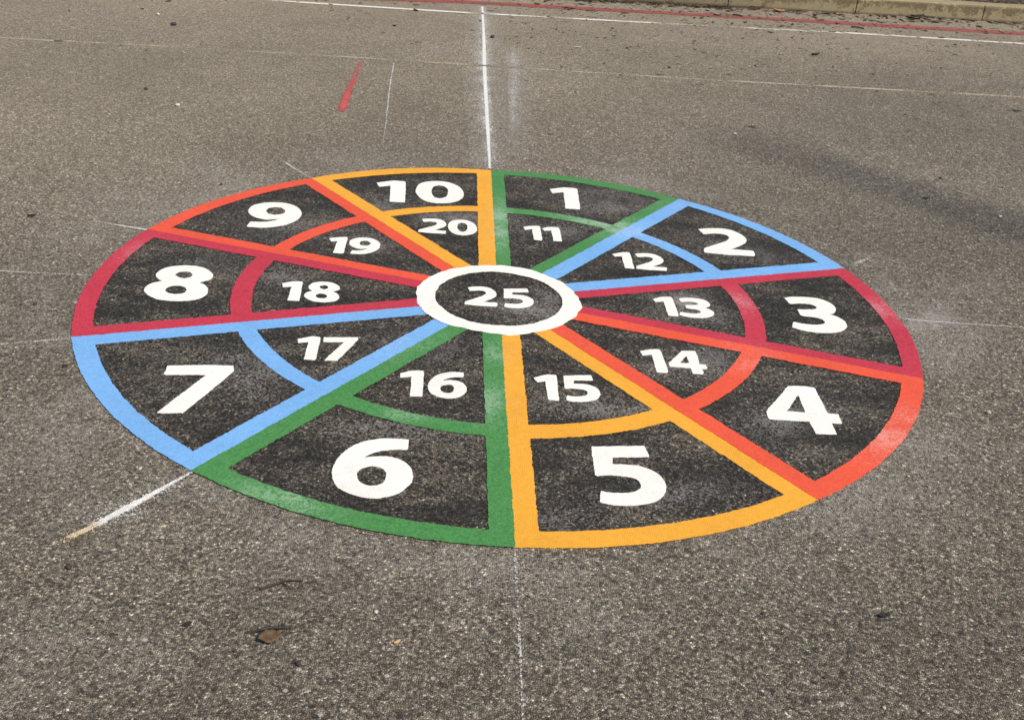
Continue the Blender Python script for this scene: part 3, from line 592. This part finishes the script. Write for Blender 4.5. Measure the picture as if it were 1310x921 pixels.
def make_soil():
    m, t = material('brown_soil')
    p = t.pos(); n = t.noise(p, 30.0, 6.0, 0.7); b = t.noise(p, 4.0, 4.0, 0.6)
    c = t.ramp(n, [(0.25, (0.030, 0.022, 0.015)), (0.5, (0.085, 0.064, 0.044)), (0.75, (0.19, 0.15, 0.11))])
    c = t.mix(1.0, c, t.ramp(b, [(0.3, 0.8), (0.7, 1.2)]), 'MULTIPLY')
    t.out(t.bsdf(c, 0.95, t.bump(n, 1.0, 0.02), 0.15))
    return m
SOIL = make_soil()
bm = bmesh.new()
nx, ny = 160, 30
gv = []
for j in range(ny + 1):
    b = 0.139 + (j / ny) ** 2 * 9.0; row = []
    for i in range(nx + 1):
        s = -11.8 + 23.0 * i / nx
        z = 0.088 + 0.035 * min(1, b - 0.139) + (0.012 * noise.noise((s * 3, b * 3, 0)) + 0.008 * noise.noise((s * 11, b * 11, 0)) if j else 0)
        row.append(bm.verts.new((*kerb_pt(s, b), z)))
    gv.append(row)
for j in range(ny):
    for i in range(nx): bm.faces.new((gv[j][i], gv[j][i + 1], gv[j + 1][i + 1], gv[j + 1][i]))
tag(mesh_obj('soil_bed', bm, SOIL, smooth=True), 'bare brown soil behind the kerb', kind='structure')

# ------------------------------------------------------------------ leaves, twigs, stones
def simple_mat(name, c1, c2, scale=60, rough=0.75, bump=0.4):
    m, t = material(name); p = t.obco(); n = t.noise(p, scale, 4.0, 0.65)
    t.out(t.bsdf(t.mix(t.step(n, 0.3, 0.7), c1, c2), rough, t.bump(n, bump, 0.002), 0.3)); return m
LEAF_BROWN = simple_mat('dry_brown_leaf', (0.075, 0.047, 0.025), (0.165, 0.11, 0.06), 110)
LEAF_DARK = simple_mat('dark_rotten_leaf', (0.018, 0.014, 0.012), (0.050, 0.040, 0.032), 110)
LEAF_TAN = simple_mat('tan_leaf', (0.52, 0.30, 0.15), (0.72, 0.46, 0.26), 120)
LEAF_ORANGE = simple_mat('orange_leaf', (0.42, 0.17, 0.07), (0.55, 0.26, 0.12), 110)
TWIG = simple_mat('dark_twig', (0.030, 0.022, 0.016), (0.075, 0.056, 0.040), 200)
STONE_PALE = simple_mat('pale_stone', (0.50, 0.46, 0.40), (0.68, 0.64, 0.56), 260)
STONE_TAN = simple_mat('tan_stone', (0.42, 0.33, 0.22), (0.56, 0.46, 0.32), 260)
STONE_DARK = simple_mat('dark_stone', (0.030, 0.028, 0.028), (0.065, 0.060, 0.058), 260)

def leaf_into(bm, L, W, curl, lift, seed, M=None, torn=0.0):
    """a dry leaf blade: pointed oval with ragged edge, fold along the midrib and curled ends, thin but with two sides"""
    rng = random.Random(seed); n = 9; M = M or Matrix()
    top = []; bot = []
    for i in range(n + 1):
        s = i / n; x = (s - 0.5) * L
        hw = W / 2 * (math.sin(math.pi * min(1, s * 1.02 + 0.01)) ** 0.75) * (1 + rng.uniform(-0.15, 0.15))
        if torn and s > 1 - torn: hw *= rng.uniform(0.55, 1.0)
        zc = lift + curl * L * ((s - 0.5) ** 2) * 1.6
        r1 = []; r2 = []
        for k, v in enumerate((-1, -0.5, 0, 0.5, 1)):
            z = zc + abs(v) ** 1.5 * curl * W * 0.55 + rng.uniform(-1, 1) * 0.03 * W
            z = max(0.0012, z)
            r1.append(bm.verts.new(M @ Vector((x + rng.uniform(-.02, .02) * L, v * hw, z + 0.0006))))
            r2.append(bm.verts.new(M @ Vector((x, v * hw, z))))
        top.append(r1); bot.append(r2)
    for i in range(n):
        for k in range(4):
            bm.faces.new((top[i][k], top[i + 1][k], top[i + 1][k + 1], top[i][k + 1]))
            bm.faces.new((bot[i][k + 1], bot[i + 1][k + 1], bot[i + 1][k], bot[i][k]))
        bm.faces.new((bot[i][0], bot[i + 1][0], top[i + 1][0], top[i][0]))
        bm.faces.new((top[i][4], top[i + 1][4], bot[i + 1][4], bot[i][4]))

def tube_into(bm, pts, r0, r1, n=6):
    rows = []
    for i, p in enumerate(pts):
        p = Vector(p); d = (Vector(pts[min(i + 1, len(pts) - 1)]) - Vector(pts[max(0, i - 1)])).normalized()
        a = d.orthogonal().normalized(); b = d.cross(a); r = r0 + (r1 - r0) * i / (len(pts) - 1)
        rows.append([bm.verts.new(p + (a * math.cos(2 * math.pi * k / n) + b * math.sin(2 * math.pi * k / n)) * r) for k in range(n)])
    for A, B in zip(rows, rows[1:]):
        for k in range(n): bm.faces.new((A[k], A[(k + 1) % n], B[(k + 1) % n], B[k]))
    bm.faces.new(rows[0][::-1]); bm.faces.new(rows[-1])

def pebble_into(bm, r, seed, M=None, sub=2):
    rng = random.Random(seed); M = M or Matrix()
    r_ = bmesh.ops.create_icosphere(bm, subdivisions=sub, radius=1.0)
    sx, sy, sz = r * rng.uniform(0.85, 1.25), r * rng.uniform(0.7, 1.0), r * rng.uniform(0.5, 0.75)
    for v in r_['verts']:
        k = 1 + 0.28 * noise.noise(v.co * 1.3 + Vector((seed * 1.7, 0, 0)))
        v.co = M @ Vector((v.co.x * sx * k, v.co.y * sy * k, v.co.z * sz * k + sz * 0.75))

def place(o, x, y, rz=0.0, z=0.0006):
    o.location = (x, y, z); o.rotation_euler.z = rz; return o

def leaf(x, y, L, W, rz, mat, label, curl=0.35, lift=0.004, seed=1, torn=0.0, stalk=True, name='dead_leaf', cat='dead leaf'):
    bm = bmesh.new(); leaf_into(bm, L, W, curl, lift, seed, torn=torn)
    o = place(mesh_obj(name, bm, mat, smooth=True), x, y, rz)
    tag(o, label, cat)
    if stalk:
        bm = bmesh.new(); tube_into(bm, [(-L * .46, 0, lift + curl * L * .3), (-L * .62, 0.03 * L, 0.003), (-L * .85, 0.10 * L, 0.002)], 0.0014, 0.0009, 5)
        mesh_obj('leaf_stalk', bm, TWIG, o)
    return o
def stone(x, y, r, mat, label, seed):
    bm = bmesh.new(); pebble_into(bm, r, seed)
    return tag(place(mesh_obj('pebble', bm, mat, smooth=True), x, y, seed), label, 'pebble')
def flake(x, y, L, W, rz, label, seed, mat=None):
    bm = bmesh.new(); leaf_into(bm, L, W, 0.25, 0.002, seed, torn=0.3)
    return tag(place(mesh_obj('leaf_scrap', bm, mat or LEAF_DARK, smooth=True), x, y, rz), label, 'leaf scrap')

leaf(-0.404, -1.530, 0.046, 0.036, 0.5, LEAF_BROWN, 'curled torn brown leaf with a dark edge lying below number 6', 0.16, 0.004, 3, 0.3, stalk=False)
bm = bmesh.new()
tube_into(bm, [(-0.402 + 0.03, -1.500, 0.004), (-0.410, -1.509, 0.008), (-0.425, -1.515, 0.007), (-0.438, -1.5175, 0.003), (-0.452, -1.519, 0.002)], 0.0032, 0.0022, 6)
tube_into(bm, [(-0.386, -1.502, 0.004), (-0.383, -1.490, 0.012)], 0.0024, 0.0012, 6)
tag(mesh_obj('bark_scrap', bm, TWIG), 'black crooked bark scrap touching the torn brown leaf', 'bark scrap')
bm = bmesh.new()
tube_into(bm, [(-0.449, -1.397, .003), (-0.432, -1.388, .004), (-0.415, -1.379, .006), (-0.400, -1.3685, .005), (-0.372, -1.366, .003)], 0.0028, 0.0018, 6)
tube_into(bm, [(-0.411, -1.376, .005), (-0.399, -1.384, .004), (-0.390, -1.393, .002)], 0.0016, 0.0009, 6)
tag(mesh_obj('forked_twig', bm, TWIG), 'thin forked dark twig lying between number 6 and the torn brown leaf', 'twig')
leaf(-0.175, -1.521, 0.017, 0.0075, 0.75, LEAF_TAN, 'tiny pale tan leaf alone on the tarmac below the wheel', 0.2, 0.003, 5, stalk=False)
flake(0.758, -1.362, 0.026, 0.012, 0.1, 'small flat black leaf scrap at the lower right of the wheel', 8)
stone(-0.344, -1.591, 0.0055, STONE_DARK, 'small black pebble lying right of and below the torn brown leaf', 11)
stone(-0.826, -1.369, 0.0070, STONE_DARK, 'dark grey pebble below the beige end of the sprayed line', 12)
flake(-0.560, -1.509, 0.018, 0.013, 0.6, 'small dark brown scrap left of the torn brown leaf', 13)
stone(-0.222, -1.442, 0.0046, STONE_PALE, 'tiny pale pebble above and left of the tiny tan leaf', 14)
flake(1.864, 3.740, 0.055, 0.035, 0.3, 'dark crumpled leaf scrap lying beyond the faded yellow line towards the kerb', 21)
stone(1.061, 1.943, 0.0085, STONE_PALE, 'pale pebble above the blue rim between the wheel and the yellow line', 22)
flake(2.639, 2.684, 0.050, 0.018, -0.3, 'dark narrow leaf scrap near the right end of the yellow line', 23)
stone(1.834, 1.468, 0.007, STONE_DARK, 'small dark pebble near the soft branch shadow', 24)
flake(1.681, 1.191, 0.026, 0.012, -0.2, 'small dark leaf scrap lying in the soft branch shadow', 25)
stone(1.913, 1.031, 0.008, STONE_PALE, 'light grey pebble right of the soft branch shadow', 26)
stone(1.280, -0.521, 0.0065, STONE_TAN, 'small tan pebble outside the orange rim beside number 4', 27)
leaf(0.440, 3.548, 0.042, 0.018, -0.05, STONE_PALE, 'pale flat wood chip lying right of the sprayed guide line', 0.05, 0.002, 28, stalk=False, name='wood_chip', cat='wood chip')
stone(-1.653, 2.072, 0.0085, STONE_DARK, 'black pebble alone on the open tarmac above number 9', 29)
flake(-1.568, 0.426, 0.030, 0.016, 0.5, 'black leaf scrap left of the crisp chalk dash', 30)
stone(-1.028, 0.846, 0.0065, STONE_DARK, 'small black pebble just outside the orange rim above 9', 31)
stone(-1.350, -0.241, 0.0050, STONE_DARK, 'black speck of a pebble left of the crimson rim, farther of two', 32)
stone(-1.312, -0.235, 0.0055, STONE_DARK, 'black speck of a pebble left of the crimson rim, nearer of two', 33)
flake(-1.107, -0.582, 0.018, 0.009, 0.1, 'small black scrap at the outer edge of the blue rim beside 7', 34)
stone(-1.889, 3.458, 0.016, STONE_DARK, 'large dark pebble near the top of the tarmac above number 9', 35)
stone(-0.061, 3.657, 0.013, STONE_DARK, 'dark crumpled speck touching the right side of the sprayed guide line', 36)
stone(-2.047, 3.705, 0.012, STONE_PALE, 'bright white pebble near the top edge left of the white line', 37)
stone(-1.445, 1.835, 0.010, STONE_PALE, 'pale pebble on the tarmac in front of the black pebble above 9', 38)
flake(-0.651, 3.814, 0.030, 0.02, 0.4, 'small dark scrap between the white line and the red dash', 39)
bm = bmesh.new(); tube_into(bm, [(-.07, 0, .008), (-.02, .012, .012), (.03, .010, .012), (.09, -.01, .008)], 0.009, 0.006, 7)
tag(place(mesh_obj('short_stick', bm, TWIG), -2.775, 3.972, 0.1), 'short dark stick at the upper left edge of the photo', 'stick')
# gutter pieces along the kerb
def kp(x, back): return (x, 5.156 + 0.0345 * (x - 1.034) - back)
leaf(*kp(1.79, 0.045), 0.10, 0.055, 0.1, simple_mat('red_brown_leaf', (0.075, 0.030, 0.022), (0.14, 0.06, 0.042), 90), 'dark red brown leaf against the foot of the kerb beside the curled orange leaf', 0.18, 0.010, 41)
leaf(*kp(1.94, 0.10), 0.085, 0.05, -0.1, LEAF_ORANGE, 'curled orange leaf in the gutter in front of the kerb', 0.22, 0.008, 42)
leaf(*kp(2.925, 0.06), 0.12, 0.07, 0.4, LEAF_DARK, 'black curled leaf in the gutter behind the flat brown leaf', 0.2, 0.012, 43)
leaf(*kp(3.015, 0.05), 0.07, 0.05, -0.5, LEAF_DARK, 'small black leaf touching the kerb right of the black curled leaf', 0.2, 0.010, 44)
leaf(*kp(3.03, 0.16), 0.085, 0.055, -0.2, simple_mat('grey_brown_leaf', (0.10, 0.078, 0.052), (0.16, 0.125, 0.09), 80), 'flat grey brown leaf between the red line and the black curled leaf', 0.15, 0.005, 45)
leaf(*kp(2.29, 0.07), 0.10, 0.04, 0.05, simple_mat('olive_leaf', (0.05, 0.042, 0.026), (0.10, 0.085, 0.055), 80), 'narrow olive brown leaf in the gutter near a kerb joint', 0.12, 0.006, 46)
for (x, y, L, rz, lab) in ((2.369, 4.659, 0.085, -0.45, 'short dark stick between the red and white lines'),
                           (1.99, 5.06, 0.13, -0.03, 'thin straight twig in the gutter right of the curled orange leaf'),
                           (1.60, 4.83, 0.07, -0.5, 'dark bent stick lying across the red line'), (1.55, 5.135, 0.08, 0.15, 'short dark stick against the kerb left of the red brown leaf')):
    bm = bmesh.new(); tube_into(bm, [(-L / 2, 0, .006), (0, L * .05, .008), (L / 2, 0, .005)], 0.006 if L < .12 else .003, 0.004 if L < .12 else .002, 6)
    tag(place(mesh_obj('stick', bm, TWIG), x, y, rz), lab, 'stick')

# fine litter and grit nobody could count
def scatter(name, n, pos_fn, size, mats, label, leafy):
    for mi, mat in enumerate(mats):
        bm = bmesh.new(); rng = random.Random(len(name) * 31 + mi)
        for k in range(n // len(mats)):
            x, y, z = pos_fn(rng); s = size[0] + (size[1] - size[0]) * rng.random() ** 2.5
            M = Matrix.Translation((x, y, z)) @ Matrix.Rotation(rng.uniform(0, 6.28), 4, 'Z')
            if leafy and rng.random() < 0.65: 
                b2 = bmesh.new(); leaf_into(b2, s * 1.6, s * rng.uniform(.3, .8), rng.uniform(.05, .22), 0.002, rng.random(), M)
                me = bpy.data.meshes.new('tmp'); b2.to_mesh(me); b2.free(); bm.from_mesh(me); bpy.data.meshes.remove(me)
            elif leafy:
                L = s * 2.2; tube_into(bm, [M @ Vector((-L / 2, 0, .002)), M @ Vector((0, L * .06, .004)), M @ Vector((L / 2, 0, .002))], .0016, .001, 4)
            else: pebble_into(bm, s / 2, rng.random() * 99, M, 1)
        tag(mesh_obj(name, bm, mat, smooth=True), label[mi], kind='stuff')
def gutter(r):
    x = r.uniform(-3.2, 4.6); b = abs(r.gauss(0, 0.10)) if r.random() < 0.6 else abs(r.gauss(0, 0.45))
    return (*kp(x, 0.008 + b), 0.0006)
def fringe(r):
    x = r.uniform(0.1, 1.7); return (*kp(x, 0.005 + abs(r.gauss(0, 0.06))), 0.0006)
def upper(r):
    y = 4.9 - abs(r.gauss(0, 1.1)); x = r.uniform(-3, 4.4) if r.random() < .3 else abs(r.gauss(1.4, 1.3)); return (x, y, 0.0006)
def open_ground(r):
    while True:
        y = r.uniform(-1.9, 4.9); x = r.uniform(-3.2, 3.6)
        if math.hypot(x, y) > 1.27: return (x, y, 0.0003)
def bed(r):
    b = 0.16 + r.random() ** 2 * 1.6; s = r.uniform(-3, 3.2); return (*kerb_pt(s, b), 0.094 + 0.035 * min(1, b - 0.139) + .008)
scatter('leaf_litter', 1500, gutter, (0.010, 0.042), [LEAF_DARK, LEAF_BROWN, TWIG], ['dark crumbled leaf litter along the gutter', 'brown crumbled leaf litter along the gutter', 'twig crumbs along the gutter'], True)
scatter('gutter_litter', 500, fringe, (0.012, 0.045), [LEAF_DARK, LEAF_BROWN], ['dark litter massed at the foot of the kerb', 'brown litter massed at the foot of the kerb'], True)
scatter('leaf_crumbs', 800, upper, (0.006, 0.022), [LEAF_DARK, TWIG], ['dark leaf crumbs strewn over the far tarmac', 'twig crumbs strewn over the far tarmac'], True)
scatter('stone_grit', 900, open_ground, (0.003, 0.009), [STONE_PALE, STONE_DARK, STONE_TAN], ['pale loose grit on the tarmac', 'dark loose grit on the tarmac', 'tan loose grit on the tarmac'], False)
scatter('bed_litter', 1400, bed, (0.012, 0.05), [LEAF_DARK, LEAF_BROWN, LEAF_TAN, TWIG], ['dark leaf litter on the soil bed', 'brown leaf litter on the soil bed', 'tan leaf litter on the soil bed', 'twigs on the soil bed'], True)

# ------------------------------------------------------------------ bare tree standing to the right, outside the picture: its bough throws the soft shadow
SUN = Vector((0.52, -0.38, 0.765)).normalized()
def over(x, y, z):      # the point at height z whose sun shadow falls on the ground at x, y
    k = z / SUN.z; return Vector((x + SUN.x * k, y + SUN.y * k, z))
BARK = simple_mat('grey_bark', (0.07, 0.055, 0.042), (0.16, 0.135, 0.11), 18, 0.9, 0.8)
tree = tag(link(bpy.data.objects.new('bare_tree', None)), 'bare grey tree beside the playground whose bough shades the tarmac', 'tree')
TB = Vector((7.9, -4.6, 0)); tree.location = TB
fork = over(3.9, -0.9, 5.0)
bm = bmesh.new(); L_ = lambda v: Vector(v) - TB
tube_into(bm, [(0, 0, -0.1), (0.02, 0.02, 0.3), L_(TB.lerp(fork, .35) + Vector((.12, -.1, 0))), L_(TB.lerp(fork, .7)), L_(fork)], 0.24, 0.14, 12)
mesh_obj('trunk', bm, BARK, tree, True)
rng = random.Random(4)
bm = bmesh.new()
bough = [fork, over(3.0, -0.15, 6.6), over(2.35, 0.50, 7.9), over(1.85, 1.00, 8.8), over(1.50, 1.40, 9.4), over(1.15, 1.84, 9.8)]
tube_into(bm, [L_(v) for v in bough], 0.112, 0.030, 10)
for k in range(60):
    s = 1.0 + rng.random() * 3.9; i = int(s); b = bough[i].lerp(bough[i + 1], s - i)
    d = (bough[i + 1] - bough[i]).normalized() * rng.uniform(.5, 1.0) + Vector((rng.uniform(-.35, .35), rng.uniform(-.35, .35), rng.uniform(-.5, .6)))
    ln = rng.uniform(.25, .6)
    tube_into(bm, [L_(b), L_(b + d * ln * .5), L_(b + d * ln + Vector((0, 0, .06)))], 0.012, 0.004, 5)
for a, el, ln in ((-0.9, 1.0, 3.2), (-0.2, 0.9, 3.4), (-1.7, 0.8, 3.0), (0.5, 1.1, 2.2)):
    d = Vector((math.cos(a) * math.cos(el), math.sin(a) * math.cos(el), math.sin(el)))
    e = fork + d * ln; mid = fork.lerp(e, .5) + Vector((0, 0, .1))
    tube_into(bm, [L_(fork), L_(mid), L_(e)], 0.09, 0.03, 8)
    for q in range(10):
        b = fork.lerp(e, rng.uniform(.35, 1)); dd = Vector((rng.uniform(-.2, 1), rng.uniform(-1, .4), rng.uniform(0, 1))).normalized()
        tube_into(bm, [L_(b), L_(b + dd * .5), L_(b + dd * .9 + Vector((0, 0, .1)))], 0.016, 0.004, 5)
mesh_obj('branches', bm, BARK, tree, True)

# ------------------------------------------------------------------ light, sky, camera
w = bpy.data.worlds.new('World'); scene.world = w; w.use_nodes = True
nt = w.node_tree; nt.nodes.clear()
sky = nt.nodes.new('ShaderNodeTexSky'); sky.sky_type = 'NISHITA'; sky.sun_disc = False
sky.sun_elevation = math.asin(SUN.z); sky.sun_rotation = math.atan2(SUN.x, SUN.y)
bg = nt.nodes.new('ShaderNodeBackground'); bg.inputs[1].default_value = 0.10
wo = nt.nodes.new('ShaderNodeOutputWorld'); nt.links.new(sky.outputs[0], bg.inputs[0]); nt.links.new(bg.outputs[0], wo.inputs[0])
ld = bpy.data.lights.new('sun', 'SUN'); ld.energy = 3.6; ld.angle = R_(1.9); ld.color = (1.0, 0.92, 0.80)
lo = link(bpy.data.objects.new('sun', ld)); lo.rotation_euler = (-SUN).to_track_quat('-Z', 'Y').to_euler(); lo.location = SUN * 30

cd = bpy.data.cameras.new('camera'); cam = link(bpy.data.objects.new('camera', cd))
right = Vector((0.99805061, 0.02904001, 0.0552418)); up = Vector((-0.06240977, 0.46440485, 0.88342128)); fwd = Vector((0, 0.88514678, -0.46531192))
m = Matrix((right, up, -fwd)).transposed().to_4x4(); m.translation = Vector((-0.07576, -3.08916, 1.42))
cam.matrix_world = m
cd.sensor_fit = 'HORIZONTAL'; cd.sensor_width = 36; cd.lens = 39.607; cd.shift_x = 0.041088; cd.shift_y = -0.002668
cd.clip_start = 0.05; cd.clip_end = 600
scene.camera = cam
scene.view_settings.view_transform = 'Standard'; scene.view_settings.look = 'None'
scene.view_settings.exposure = 0.25; scene.view_settings.gamma = 1.0
scene.view_settings.use_curve_mapping = False
